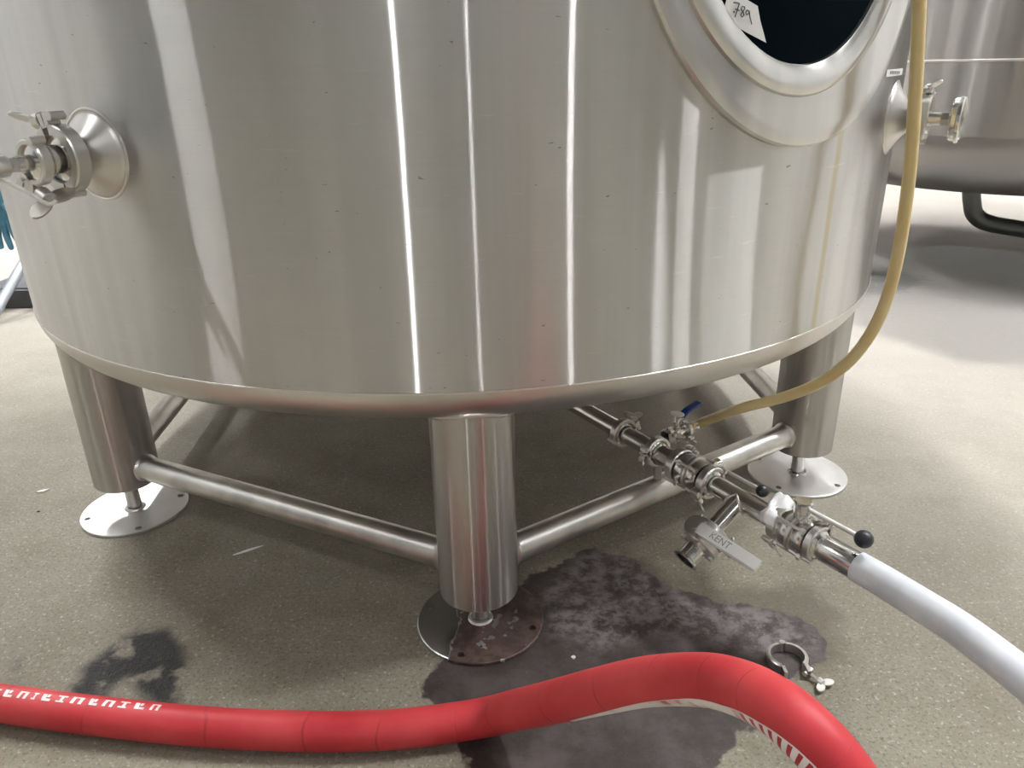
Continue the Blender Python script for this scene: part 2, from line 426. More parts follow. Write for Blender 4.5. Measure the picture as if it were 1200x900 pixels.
slab('wall_back', ((X0+X1)/2, Y1 + .1, CEIL/2), (X1-X0, .2, CEIL), m_wall)
slab('wall_front', ((X0+X1)/2, Y0 - .1, CEIL/2), (X1-X0, .2, CEIL), m_wall)
slab('wall_left', (X0 - .1, (Y0+Y1)/2, CEIL/2), (.2, Y1-Y0, CEIL), m_wall)
slab('wall_right', (X1 + .1, (Y0+Y1)/2, CEIL/2), (.2, Y1-Y0, CEIL), m_wall)

m_rpanel = principled('added_panel_dark', (.05, .055, .065), .6)  # unseen dark panels, added to put dark bands in the tank's reflection
slab('added_dark_panel_1', (.4, Y0 + .02, 1.7), (2.2, .04, 3.4), m_rpanel)
slab('added_dark_panel_2', (X0 + .02, -2.6, 1.7), (.04, 2.4, 3.4), m_rpanel)
slab('added_dark_panel_3', (X1 - .02, -3.2, 1.7), (.04, 2.4, 3.4), m_rpanel)
# ceiling lamps: long tubes that the tank mirrors as bright vertical streaks
LAMPS = [  # x, y, heading in degrees, length, tube radius, where it hangs
    (-1.5, -5.8, 79, .9, .042, 'behind the photographer'),
    (3.9, -4.7, -57, 1.2, .020, 'before the manway'),
    (.9, -7.0, -80, 1.2, .010, 'far behind the photographer'),
    (6.5, -1.0, -20, 1.5, .020, 'right of the manway'),
    (6.0, 2.3, 10, 2.4, .045, 'over the gap between the tanks'),
    (-6.0, 0.0, 13, 1.8, .020, 'left of the probe'),
    (.5, 3.3, 90, 2.4, .060, 'over the back of the tank'),
    (3.6, 2.6, 90, 2.4, .060, 'over the front of the second tank'),
    (-3.2, 4.2, 90, 2.4, .070, 'behind the tank beyond the blue gloves'),
    (2.6, 7.4, 90, 2.4, .060, 'beyond the second tank'),
    (-4.6, 8.4, 90, 2.4, .060, 'in the far left bay'),
    (6.6, 7.6, 90, 2.4, .060, 'in the far right bay'),
]
def lamps():
    for i, (x, y, h, L, r, w) in enumerate(LAMPS):
        t = thing('ceiling_lamp', 'long white tube lamp on the ceiling ' + w, 'lamp', T(x, y, CEIL) @ RZ(math.radians(h)), 'ceiling tube lamps')
        MB().box((0, 0, -.03), (L + .06, 3*r + .02, .06)).build('housing', m_house, t)
        MB().cyl(-L/2, L/2, r, 16, M=T(0, 0, -.065 - r)).build('diffuser', m_tube, t)
lamps()

# ------------------------------------------------------------------ the tank
RK = .066
def dish_z(rho):
    """height of the bottom head at radius rho"""
    ri = TR - RK
    if rho >= ri: return ZK - math.sqrt(max(0, RK*RK - (rho - ri)**2))
    return ZK - RK - .09*(1 - (rho/ri)**2)
tank = thing('brewing_tank', 'large brushed stainless steel tank standing on legs with round foot plates', 'tank', T(TX, TY, 0))
TOPZ = 2.3
MB().lathe([(ZK, TR), (TOPZ, TR)], 160, 'Z').build('shell', m_tank, tank, fix=False)
pr = [(TOPZ, TR)] + [(TOPZ + .3*math.sin(a), TR*math.cos(a)) for a in np.linspace(.1, PI/2 - .01, 12)]
MB().lathe(pr, 96, 'Z').build('top_head', m_knuckle, tank)
pr = [(ZK - RK*math.sin(a), TR - RK + RK*math.cos(a)) for a in np.linspace(0, PI/2, 14)] + [(dish_z(q), q) for q in np.linspace(TR - RK - .03, .03, 14)]
MB().lathe(pr, 160, 'Z').build('bottom_head', m_knuckle, tank)
MB().lathe([(ZK + .0022*math.sin(a), TR + .0004 + .0010*math.cos(a)) for a in np.linspace(0, 2*PI, 9)[:-1]], 160, 'Z', closed=True).build('weld_seam', m_weld, tank)

def plate_mesh(hole0, holes=4):
    c = [(.1236*math.cos(a), .1236*math.sin(a)) for a in np.linspace(0, 2*PI, 73)[:-1]]
    hs = []
    for k in range(holes):
        a = hole0 + 2*PI*k/holes; x, y = .108*math.cos(a), .108*math.sin(a)
        hs.append([(x + .0075*math.cos(b), y + .0075*math.sin(b)) for b in np.linspace(0, 2*PI, 13)[:-1]])
    m = MB().prism(c, .0005, .008, hs)
    m.lathe([(.008, .1236), (.0066, .1254), (.0005, .1254), (.0005, .1236)], 72, 'Z'); return m
def leg_xy(k):
    a = -PI/2 + LEGPH + k*PI/3
    return Vector((LEGC*math.cos(a), LEGC*math.sin(a), 0))
ZL = [.0802, .0875, .086, .086, .086, .0913]
HOLE_PX = [(540, 768), (915, 569), None, None, None, (162, 617)]
for k in range(6):
    p = leg_xy(k); zb = ZL[k]
    leg = MB().lathe([(zb, 1e-4), (zb, LEGR - .004), (zb + .004, LEGR), (.56, LEGR)], 64, 'Z').build('leg', m_leg, tank)
    leg.location = p
    # weld bead where the leg meets the knuckle
    pts = []
    ao = math.atan2(p.y, p.x)
    for a in np.linspace(-1.5, 1.5, 31):
        x, y = LEGR*math.cos(ao + a), LEGR*math.sin(ao + a)
        pts.append((x, y, dish_z(math.hypot(p.x + x, p.y + y)) - .001))
    MB().tube(pts, .0045, 8).build('weld_bead', m_weld, leg)
    rod = MB()
    rod.cyl(.006, zb + .03, .0165, 24, 'Z'); rod.lathe([(.0072, .026), (.012, .023), (.014, .018)], 24, 'Z')
    rod.lathe([(zb - .028, .0165), (zb - .026, .0195), (zb, .0195)], 24, 'Z')
    rod.build('foot_rod', m_brace if k != 1 else m_pol, leg)
    h0 = .6
    if HOLE_PX[k]:
        q = onz(*HOLE_PX[k], .008) - Vector((TX, TY, 0)) - p; h0 = math.atan2(q.y, q.x)
    pl = plate_mesh(h0).build('foot_plate', m_wetplate if k == 0 else m_plate, leg)
for k in range(6):
    a, b = leg_xy(k), leg_xy((k + 1) % 6); a.z = b.z = .139; d = (b - a).normalized()
    br = MB(); br.lathe([(0, .0295), ((b - a).length - 2*.07, .0295)], 32)
    for t in (.008, (b - a).length - .148): br.lathe([(t - .006, .0295), (t, .0335), (t + .006, .0295)], 32)
    o = br.build('brace', m_brace, tank); o.matrix_basis = frame(a + d*.07, d)

# manway: saddle shaped pad, flared neck, dark disc painted as the unlit interior
MAZ, MZ = math.radians(-55.4), 1.333
DS = -.036      # the opening sits a little left of the pad's middle
def cylpt(s, z, r): 
    a = MAZ + s/TR
    return (r*math.cos(a), r*math.sin(a), z)
def ering(rings, n=96, ds=0.):
    """loft of ellipses (a, b, r) wrapped on the tank wall"""
    vs = []; fs = []
    for (a, b, r, *d) in rings:
        for k in range(n):
            q = 2*PI*k/n; vs.append(cylpt(a*math.cos(q) + (d[0] if d else ds), MZ + b*math.sin(q), r))
    for i in range(len(rings) - 1):
        for k in range(n): fs.append((i*n + k, i*n + (k+1) % n, (i+1)*n + (k+1) % n, (i+1)*n + k))
    m = MB(); m.add(vs, fs); return m
pad = ering([(.372, .446, TR - .002), (.372, .446, TR + .010), (.368, .442, TR + .014), (.350, .424, TR + .016), (.347, .421, TR + .0155), (.272, .340, TR + .0165, DS)]).build('manway_pad', m_pad, tank)
ering([(.300, .368, TR + .015), (.297, .364, TR + .021), (.290, .357, TR + .0235), (.280, .348, TR + .0235), (.262, .331, TR + .019), (.253, .321, TR + .013), (.251, .319, TR + .004)], ds=DS).build('manway_neck', m_pad, tank)
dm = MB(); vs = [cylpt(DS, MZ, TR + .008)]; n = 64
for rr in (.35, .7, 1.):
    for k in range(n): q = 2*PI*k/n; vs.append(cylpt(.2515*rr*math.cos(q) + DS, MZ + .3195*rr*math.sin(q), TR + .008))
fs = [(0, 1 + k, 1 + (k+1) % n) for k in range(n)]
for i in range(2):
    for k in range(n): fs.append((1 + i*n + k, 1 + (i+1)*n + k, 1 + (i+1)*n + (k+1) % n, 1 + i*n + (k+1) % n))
dm.add(vs, fs); tag(dm.build('manway_dark_disc', m_opening, tank), label='near black disc painted as the unlit manway opening')

# side nozzles: cone on the wall and a short ferrule
def nozzle(az, z, base=.066):
    n = Vector((math.cos(az), math.sin(az), 0))
    M = frame(n*(TR - .012) + Vector((0, 0, z)), n)
    m = MB(); m.lathe([(0, base + .004), (.012, base), (.017, base - .006), (.034, .034), (.042, .0265), (.050, .0254), (.056, .0254), (.060, .032), (.0635, .032), (.0635, .022), (.0, .022)], 48)
    o = m.build('nozzle', m_knuckle, tank); o.matrix_basis = M
    w = MB(); w.lathe([(.010 + .0032*math.cos(a), base + .002 + .0032*math.sin(a)) for a in np.linspace(0, 2*PI, 9)[:-1]], 48, closed=True)
    w.build('weld_ring', m_weld, o)
    return T(TX, TY, 0) @ M @ T(.0635, 0, 0)
AZL, AZR, ZN = math.radians(-117.8), math.radians(-34.), .905
MNL = nozzle(AZL, ZN); MNR = nozzle(AZR, ZN + .003)

# small printed strip beside the manway
def patch(pxs, r, name, m, parent, X=TX, Y=TY, sub=6):
    (x0, y0), (x1, y1) = pxs
    _, a0 = oncyl(x0, (y0+y1)/2, r, X, Y); _, a1 = oncyl(x1, (y0+y1)/2, r, X, Y)
    z0 = oncyl((x0+x1)/2, y0, r, X, Y)[0].z; z1 = oncyl((x0+x1)/2, y1, r, X, Y)[0].z
    b = MB(); vs = []; fs = []
    for i in range(sub + 1):
        a = a0 + (a1 - a0)*i/sub
        for z in (z0, z1):
            for q in (r, r + .0006): vs.append((q*math.cos(a), q*math.sin(a), z))
    for i in range(sub):
        o = 4*i; fs += [(o, o+4, o+5, o+1), (o+2, o+3, o+7, o+6), (o+1, o+5, o+7, o+3), (o, o+2, o+6, o+4)]
    fs += [(0, 1, 3, 2), (4*sub, 4*sub+2, 4*sub+3, 4*sub+1)]
    b.add(vs, fs); return b.build(name, m, parent)
lab = patch(((1039, 81), (1057, 89)), TR + .0008, 'label_strip', m_label, tank); tag(lab, label='small white printed strip')
for i in range(6):
    x = 1043 + i*2.0; patch(((x, 83.3), (x + 1.1, 86.6)), TR + .0014, 'printed_mark', m_engr, lab, sub=1)

# ------------------------------------------------------------------ clamps, valves and pipes
def wing_nut(m, M, s=1.0):
    """nut on the local Z axis with two rounded ears"""
    m.cyl(0, .012*s, .0075*s, 16, 'Z', M=M, ch=.001)
    for sg in (-1, 1):
        N_ = 14; vs = []; 
        for k in range(N_):
            q = 2*PI*k/N_
            for w in (-.0016, .0016): vs.append((.015*s + .013*s*math.cos(q), w, .010*s + .008*s*math.sin(q)))
        fs = [tuple(2*k for k in range(N_)), tuple(2*k + 1 for k in range(N_))[::-1]] + [(2*k, 2*k+1, (2*k+3) % (2*N_), (2*k+2) % (2*N_)) for k in range(N_)]
        m.add(vs, fs, M @ RZ(0 if sg > 0 else PI) @ RY(-.35))
def clamp(label, M, ri=.0275, ro=.0345, w=.019, wing=PI/2, s=1., nut_out=.012, group='sanitary pipe clamps', gap=.16, name='pipe_clamp', parts=True):
    """two hinged half bands, hinge pin, swing bolt and wing nut; pipe axis = local X, wing = angle of the opening"""
    t = thing(name, label, 'clamp', M, group)
    c = .0022
    prof = [(-w/2, ri), (-w/2, ro - c), (-w/2 + c, ro), (w/2 - c, ro), (w/2, ro - c), (w/2, ri)]
    for sg in (0, 1):
        a0 = wing + gap if sg == 0 else wing + PI + .05
        a1 = wing + PI - .05 if sg == 0 else wing + 2*PI - gap
        h = MB(); h.lathe(prof, 22, a0=a0, a1=a1, closed=True)
        aa = wing + (gap - .06 if sg == 0 else -gap + .06)       # lug at the opening
        h.box((0, ro + .004*s, 0), (w*.85, .014*s, .006*s), RX(aa))
        h.build('half_band', m_cast, t)
    hg = MB(); hg.cyl(-w*.62, w*.62, .0042*s, 12, M=RX(wing + PI) @ T(0, ro + .001, 0)); hg.build('hinge_pin', m_cast, t)
    Mb = RX(wing) @ T(0, ro + .006*s, 0) @ RX(-PI/2 * 0) @ RX(0)
    b = MB(); b.cyl(-.014*s, .026*s, .0032*s, 10, 'Z', M=Mb); b.cyl(-w*.5, w*.5, .0045*s, 12, M=Mb @ T(0, 0, -.012*s)); b.build('swing_bolt', m_cast, t)
    n = MB(); wing_nut(n, Mb @ T(0, 0, .010*s) @ RZ(.5), s); n.build('wing_nut', m_cast, t)
    return t

D = Vector((.528, -.849, 0)).normalized(); PZ = .23
def at(s, z=PZ): return Vector((TX, TY, 0)) + D*s + Vector((0, 0, z))
def PM(s): return frame(at(s), D)                 # pipe frame: X along the run, Y to its left (up in the picture), Z up
TRAD, FRAD = .0205, .0262
def pipe_prof(L, f0=True, f1=True, r=TRAD):
    p = []
    p += [(0, r - .002), (0, FRAD), (.0030, FRAD), (.0055, r)] if f0 else [(0, r - .002), (0, r)]
    p += [(L - .0055, r), (L - .003, FRAD), (L, FRAD), (L, r - .002)] if f1 else [(L, r), (L, r - .002)]
    return p
# outlet pipe under the tank up to the first clamp
t = thing('outlet_pipe', 'plain steel drain pipe leaving the middle of the tank underside', 'pipe', PM(0))
o = MB(); o.lathe(pipe_prof(.735 - .06, False), 32, M=T(.06, 0, 0)); o.build('pipe', m_pol, t)
o = MB(); o.tube([(0, 0, .30)] + [(.06 - .06*math.cos(a), 0, .06 - .06*math.sin(a)) for a in np.linspace(0, PI/2, 10)], TRAD, 24); o.build('elbow', m_pol, t)
clamp('pipe clamp on the drain pipe nearest the tank underside, wing nut standing up', PM(.738), wing=.35)
t = thing('spool_pipe', 'short steel pipe with side port between the two innermost clamps', 'pipe', PM(.741))
MB().lathe(pipe_prof(.106), 32).build('pipe', m_pol, t)
MB().cyl(0, .048, .0075, 16, 'Z', M=T(.074, 0, 0) @ RX(-PI/2) @ T(0, 0, .014)).build('side_port', m_pol, t)
clamp('pipe clamp with dark red cord beside the blue lever valve', PM(.850), wing=PI - .25, s=.8)
# reducer / union before the first butterfly valve
t = thing('pipe_union', 'short octagonal steel union before the inner butterfly valve', 'pipe fitting', PM(.854))
MB().lathe(pipe_prof(.064, r=.0235), 16).build('body', m_pol, t, sharp=20)
# support saddle between pipe and brace
cross = onz(768, 566, .139)
sup = thing('pipe_support', 'small steel bracket holding the drain pipe above the leg brace', 'bracket', T(0, 0, 0))
q = at(.858); zt = PZ - .0255
MB().box((q.x, q.y, (zt + .168)/2), (.014, .022, zt - .168)).build('post', m_cast, sup)
o = MB(); o.lathe([(-.008, .0265), (-.008, .0295), (.008, .0295), (.008, .0265)], 20, a0=PI*1.1, a1=PI*1.9, closed=True, M=PM(.858)); o.build('saddle', m_cast, sup)

def butterfly(label, M, lever_len, stem_z, knob_r, wide_cap=False, lever_dir=1, rise=0.):
    t = thing('butterfly_valve', label, 'valve', M, 'lever butterfly valves')
    for x0 in (-.029, .003):
        b = MB(); b.lathe([(x0, FRAD - .006), (x0, .0345), (x0 + .003, .0362), (x0 + .022, .0362), (x0 + .026, .0345), (x0 + .026, FRAD - .006)], 40); b.build('body_half', m_pol, t)
    b = MB(); b.lathe([(-.003, .02), (-.003, .0385), (.003, .0385), (.003, .02)], 40); b.build('joint_flange', m_cast, t)
    for k in range(4):
        a = PI/4 + k*PI/2
        h = MB(); h.cyl(-.029, .029, .0036, 10, M=RX(a) @ T(0, .0365, 0)); h.cyl(-.0285, -.022, .0062, 6, M=RX(a) @ T(0, .0375, 0)); h.cyl(.022, .0285, .0062, 6, M=RX(a) @ T(0, .0375, 0)); h.build('bolt', m_cast, t)
    s = MB(); r = .0105 if not wide_cap else .0135
    s.cyl(.03, stem_z - .01, r, 20, 'Z', ch=.001); s.build('stem', m_pol, t)
    cp = MB(); rc = .0165 if wide_cap else .0135
    cp.cyl(stem_z - .012, stem_z + .012, rc, 28, 'Z', ch=.0025); cp.build('stem_cap', m_pol, t)
    hd = MB(); e = Vector((lever_dir*lever_len, 0, stem_z + rise)); hd.tube([(rc*.6*lever_dir, 0, stem_z), e], .0043, 14); h = hd.build('lever', m_satin, t)
    k = MB(); k.ball(e + Vector((lever_dir*knob_r*.7, 0, rise*.05)), knob_r, 28); k.build('knob', m_knob, h)
    return t
clamp('big pipe clamp on the tank side of the inner butterfly valve', PM(.924), ri=.0275, ro=.0375, w=.021, wing=.75)
butterfly('butterfly valve with black ball lever above the leg brace', PM(.968) @ RX(-PI/2), .116, .060, .0128)
clamp('pipe clamp between inner butterfly valve and tee, wing nut hanging down', PM(1.010), ri=.0275, ro=.0350, wing=-PI/2 - 1.05)
# tee with branch
t = thing('pipe_tee', 'steel tee piece with a branch towards the engraved trigger valve', 'pipe fitting', PM(1.015))
MB().lathe(pipe_prof(.168), 32).build('run', m_pol, t)
BX = .076
Mbr = T(BX, 0, 0) @ RX(math.radians(32)) @ RZ(-PI/2)
b = MB(); b.lathe([(.004, TRAD)] + [(a, c) for a, c in pipe_prof(.086, False) if a > .001], 32, M=Mbr); b.build('branch', m_pol, t)
w = MB(); w.tube([Mbr @ Vector((abs(TRAD*math.cos(a)) + .002, (TRAD+.0005)*math.cos(a), (TRAD+.0005)*math.sin(a))) for a in np.linspace(0, 2*PI, 40)], .0018, 8); w.build('weld_bead', m_weld, t)
# trigger valve on the branch
MB_ = PM(1.015) @ Mbr
clamp('pipe clamp behind the engraved trigger valve', MB_ @ T(.088, 0, 0), wing=-.9, s=.85)
t = thing('trigger_valve', 'butterfly valve with flat engraved KENT trigger handle and open outlet', 'valve', MB_ @ T(.092, 0, 0))
for x0, x1 in ((.0, .017), (.019, .036)):
    b = MB(); b.lathe([(x0, .018), (x0, .0355), (x0 + .003, .038), (x1 - .003, .038), (x1, .0355), (x1, .018)], 36); b.build('body_half', m_cast, t)
for k in range(4):
    a = PI/4 + k*PI/2 + .3
    h = MB(); h.cyl(-.003, .039, .0034, 10, M=RX(a) @ T(0, .0315, 0)); h.cyl(.036, .0415, .006, 6, M=RX(a) @ T(0, .0315, 0)); h.build('bolt', m_cast, t)
b = MB(); b.lathe([(.034, .0195), (.034, .0205), (.066, .0205), (.0695, .0265), (.073, .0265), (.073, .0185), (.034, .0185)], 36); b.build('outlet', m_pol, t)
MB().cyl(.036, .046, .0183, 32).build('disc', m_pol, t)
MB().cyl(.026, .056, .009, 20, 'Z', M=T(.018, 0, 0)).build('stem', m_cast, t)
# handle: rounded head and two flat blades, pointing along the main run (local +Y)
HZ = .053
def blade(z, w0, w1, y0, y1, tk):
    m = MB(); m.prism([(-w0, y0), (w0, y0), (w1, y1), (-w1, y1)], z - tk/2, z + tk/2); return m
hd = MB(); hd.prism([(.021*math.cos(a), .021*math.sin(a)) for a in np.linspace(0, 2*PI, 25)[:-1]], HZ - .007, HZ + .002)
hd.build('handle_head', m_cast, t).location = (.018, 0, 0)
hb = blade(HZ + .001, .0125, .0110, .010, .152, .003).build('handle_blade', m_satin, t); hb.location = (.018, 0, 0)
lb = blade(HZ - .012, .0115, .0100, .010, .147, .003).build('trigger_blade', m_satin, t); lb.location = (.018, 0, 0)
def text(body, size, name, m, M, parent, ext=.0002):
    cu = bpy.data.curves.new(name, 'FONT'); cu.body = body; cu.size = size; cu.extrude = ext; cu.align_x = 'CENTER'; cu.align_y = 'CENTER'
    to = bpy.data.objects.new(name, cu); COL.objects.link(to)
    dg = bpy.context.evaluated_depsgraph_get(); me = bpy.data.meshes.new_from_object(to.evaluated_get(dg))
    bpy.data.objects.remove(to); bpy.data.curves.remove(cu)
    me.materials.clear(); me.materials.append(m)
    o = bpy.data.objects.new(name, me); COL.objects.link(o); o.parent = parent; o.matrix_basis = M; return o
text('KENT', .019, 'engraved_letters', m_engr, T(0, .064, HZ + .0027) @ RZ(PI/2), hb)

# outer valve, clamp with white wrap, hose coupling
cw = clamp('pipe clamp on the tee wrapped in white film, wing nut hanging', PM(1.189), wing=-PI/2 - .75, s=1.)
wr = MB(); prof = []
vs = []; fs = []; n1, n2 = 10, 22
for i in range(n1 + 1):
    u = i/n1; x = -.030 + .040*u
    for k in range(n2 + 1):
        a = -.75 + 2.75*k/n2
        rr = .0385 + .005*math.sin(3*a + 2*u) + .006*math.sin(PI*u) * (1 + .4*math.sin(5*a)) - .006*(1 - math.sin(PI*u))
        xx = x + .012*math.sin(a*1.7)*(1 - u) - .010*math.cos(a - .6)*(1 - u)
        rr += .010*(noise.noise(Vector((u*2.3, a*1.9, 3.)))) + .004*noise.noise(Vector((u*6., a*5., 1.)))
        vs.append((xx + .006*noise.noise(Vector((a*2., u, 7.))), rr*math.cos(a + PI*.28), rr*math.sin(a + PI*.28)))
for i in range(n1):
    for k in range(n2): a = i*(n2+1) + k; fs.append((a, a + 1, a + n2 + 2, a + n2 + 1))
wr.add(vs, fs); wo = wr.build('plastic_wrap', m_wrap, None)
wo.matrix_world = PM(1.189); so = wo.modifiers.new('thick', 'SOLIDIFY'); so.thickness = .002
tag(wo, 'crumpled white film wrapped round the clamp before the outer valve', 'plastic wrap')
butterfly('butterfly valve with wide cap and black ball lever at the hose end', PM(1.228), .110, .056, .0155, True)
clamp('pipe clamp between outer butterfly valve and pale hose coupling', PM(1.266), wing=.9, s=.8, w=.016)

hs = .0485
hose_pts = [at(1.270 + x) for x in (0, .03, .06, .085)]
t = thing('pale_hose', 'thick pale grey hose on a steel coupling at the outer valve', 'hose', PM(1.270))
MB().lathe([(0, .0185), (0, FRAD), (.003, FRAD), (.007, .0215), (.013, .0215), (.016, .0250), (.080, .0250), (.082, .0240), (.082, .0185)], 36).build('coupling', m_pol, t)
Mi = PM(1.270).inverted()
e = ont(1200, 797, .985); e2 = ont(1290, 870, .90)
hp = spline([at(1.270 + .077), at(1.270 + .12), ont(1085, 712, 1.172), ont(1130, 741, 1.105), ont(1200, 795, 1.005), ont(1290, 868, .885)], 14)
hp = [Mi @ p for p in hp]
def attr_tube(pts, r, n, name, m, parent, up=None):
    b = MB(); b.tube(pts, r, n, up=up); o = b.build(name, m, parent, fix=False); me = o.data
    L = len(pts)
    al = np.repeat(np.arange(L)/(L - 1), n); an = np.tile(np.arange(n)/n, L)
    for nm, a in (('along', al), ('around', an)):
        at_ = me.attributes.new(nm, 'FLOAT', 'POINT'); at_.data.foreach_set('value', a.astype(np.float32))
    return o
attr_tube(hp, .0265, 28, 'hose', m_whose, t)

# small sample valve with blue lever and the amber tube
SP = PM(.741) @ T(.074, .062, .004) @ RZ(PI/2)            # leaves the spool sideways: local X = away from the pipe
clamp('small clamp between spool side port and blue lever valve', SP @ T(.002, 0, 0), ri=.0125, ro=.0175, w=.012, wing=2.2, s=.7)
t = thing('sample_valve', 'small polished ball valve with a blue lever on the spool side port', 'valve', SP)
MB().lathe([(.004, .004), (.004, .0125), (.007, .0125), (.010, .008), (.018, .0085), (.020, .0125), (.030, .0155), (.040, .0125), (.042, .0085), (.056, .008), (.058, .0125), (.061, .0125), (.061, .004)], 24).build('body', m_pol, t)
MB().cyl(.010, .030, .0055, 14, 'Z', M=T(.030, 0, 0)).build('stem', m_pol, t)
lv = MB(); lv.tube([(.030, 0, .030), (.045, .002, .033), (.062, .006, .044), (.098, .012, .048)], .0035, 10); lv.build('lever_strap', m_pol, t)
lv = MB()
vs = []; fs = []
path = spline([(.046, .002, .037), (.062, .006, .045), (.082, .009, .048), (.112, .014, .050)], 6)
for p, tt, a, b in frames(path):
    for y, z in ((-.0075, -.003), (.0075, -.003), (.0075, .003), (-.0075, .003)): vs.append(p + b*y + a*z)
for i in range(len(path) - 1):
    for k in range(4): fs.append((4*i + k, 4*i + (k+1) % 4, 4*i + 4 + (k+1) % 4, 4*i + 4 + k))
fs += [(0, 1, 2, 3), tuple(4*(len(path)-1) + k for k in (3, 2, 1, 0))]
lv.add(vs, fs); lv.build('lever', m_blue, t)
ng = MB(); ng.cyl(.048, .051, .016, 24, 'Z', M=T(.022, 0, 0) @ RY(.15)); ng.cyl(.030, .049, .003, 10, 'Z', M=T(.022, 0, 0)); tag(ng.build('round_tag', m_satin, t), label='round steel disc')
clamp('small clamp joining the blue lever valve to the amber tube', SP @ T(.064, 0, 0), ri=.0125, ro=.0175, w=.012, wing=-2.0, s=.7)
t = thing('amber_tube', 'soft amber plastic tube looping down past the tank to the sample valve', 'tube', SP @ T(.066, 0, 0))
MB().lathe([(0, .004), (0, .0125), (.003, .0125), (.006, .0085), (.03, .0085), (.03, .004)], 20).build('hose_tail', m_pol, t)
Mi = (SP @ T(.066, 0, 0)).inverted()
yp = [SP @ Vector((.066 + .008, 0, 0)), SP @ Vector((.066 + .045, .0, .004)), ont(870, 478, 1.62), ont(920, 465, 1.56), ont(965, 446, 1.50), ont(1003, 415, 1.45), ont(1033, 366, 1.41), ont(1052, 300, 1.37), ont(1065, 210, 1.33), ont(1072, 120, 1.29), ont(1076, 40, 1.26), ont(1078, -30, 1.24), ont(1078, -140, 1.22)]
attr_tube([Mi @ p for p in spline(yp, 8)], .0112, 18, 'tube', m_yel, t)

# ------------------------------------------------------------------ probe on the left nozzle
cl = clamp('large clamp holding the probe adapter on the tank nozzle beside the blue gloves', MNL @ T(.003, 0, 0), ri=.0345, ro=.050, w=.024, wing=1.75, s=1.5)
t = thing('temperature_probe', 'steel temperature probe with blue cap and white cable on the tank nozzle', 'probe', MNL @ T(.004, 0, 0))
MB().lathe([(0, .016), (0, .032), (.0035, .032), (.0065, .0215), (.020, .0205), (.022, .0235), (.026, .0235), (.028, .0175), (.034, .0165), (.038, .0252), (.042, .0252), (.042, .01)], 36).build('adapter', m_pol, t)
MB().lathe([(.043, .008), (.043, .0252), (.046, .0252), (.049, .0115), (.070, .0110), (.070, .006)], 28).build('cap_ferrule', m_pol, t)
MB().lathe([(.070, .002), (.070, .0115), (.082, .0115), (.082, .002)], 6).build('hex_nut', m_pol, t, sharp=20)
MB().lathe([(.082, .002), (.082, .010), (.086, .0150), (.104, .0165), (.108, .0155), (.122, .0155), (.122, .002)], 28).build('probe_head', m_cast, t)
MB().lathe([(.122, .002), (.122, .0160), (.150, .0160), (.155, .012), (.155, .002)], 28).build('blue_cap', m_cap, t)
Mi = (MNL @ T(.004, 0, 0)).inverted()
A_ = MNL @ T(.055, 0, 0) @ Vector((0, 0, 0))
def ons(px, py, off): 
    p, a = oncyl(px, py, TR + off); return p
cab = [ons(-40, 192, .17), ons(0, 210, .145), ons(26, 222, .13), ons(48, 235, .115), ons(58, 239, .105), ons(66, 236, .10)]
MB().tube([Mi @ p for p in spline(cab, 8)], .0030, 10).build('cable_tie', m_cable, t)
clamp('small clamp in the middle of the steel probe, its wing nut tied with white cable', MNL @ T(.0465, 0, 0), ri=.0255, ro=.0330, w=.017, wing=-2.05, s=1.6)

# ------------------------------------------------------------------ dial on the right nozzle
clamp('clamp on the tank nozzle behind the amber tube', MNR @ T(.004, 0, 0), ri=.032, ro=.0435, w=.021, wing=1.2, s=1.1)
t = thing('dial_thermometer', 'steel dial thermometer seen edge on behind the amber tube', 'thermometer', MNR @ T(.005, 0, 0))
MB().lathe([(0, .01), (0, .032), (.0035, .032), (.006, .014), (.020, .0125), (.030, .0125), (.030, .004)], 32).build('adapter', m_pol, t)
MB().lathe([(.030, .003), (.030, .013), (.043, .013), (.043, .003)], 6).build('hex_nut', m_pol, t, sharp=20)
MB().lathe([(.043, .003), (.043, .009), (.048, .009), (.048, .003)], 20).build('stem', m_pol, t)
MB().lathe([(.047, .002), (.047, .037), (.050, .040), (.057, .0405), (.059, .044), (.064, .044), (.066, .041), (.064, .039), (.064, .002)], 48).build('dial_case', m_pol, t)

# ------------------------------------------------------------------ paper note on the manway
def note():
    r0 = TR + .013
    px = [(847, 16), (853, 25), (875, 38), (898, 50), (891, 24), (888, 7), (871, -3), (858, -12), (852, -2)]
    c = sum((oncyl(*p, r0)[0] for p in px), Vector())/len(px)
    t = thing('paper_note', 'torn white paper note with handwritten digits inside the manway', 'note', T(*c))
    P3 = [oncyl(*p, r0)[0] - c for p in px]
    nrm = Vector((math.cos(MAZ), math.sin(MAZ), 0))
    m = MB(); n = len(P3); m.add(P3 + [p - nrm*.0006 for p in P3], [tuple(range(n)), tuple(range(n, 2*n))[::-1]] + [(k, k + n, (k+1) % n + n, (k+1) % n) for k in range(n)])
    m.build('sheet', m_paper, t)
    strokes = [[(859.5, 3), (863, 3.2), (866.5, 4)], [(866.5, 4), (864, 12), (861.3, 20)], [(861.8, 10.5), (866.5, 12.5)], [(860, 13), (860.4, 15)],
               [(872.5, 8), (869.5, 7.5), (868.5, 11), (871, 14), (871.8, 18), (869.6, 20), (868, 17.5), (870.5, 13.5), (872.8, 10.5), (872.5, 8)],
               [(878, 13), (875.2, 11.8), (873.8, 14.8), (875.2, 17.3), (877.6, 15.5), (878, 13), (878.6, 19), (881, 28.5)]]
    ink = MB()
    for s in strokes: ink.tube([oncyl(*p, r0 + .0012)[0] - c for p in s], .00075, 6)
    ink.build('handwriting', m_ink, t)
note()

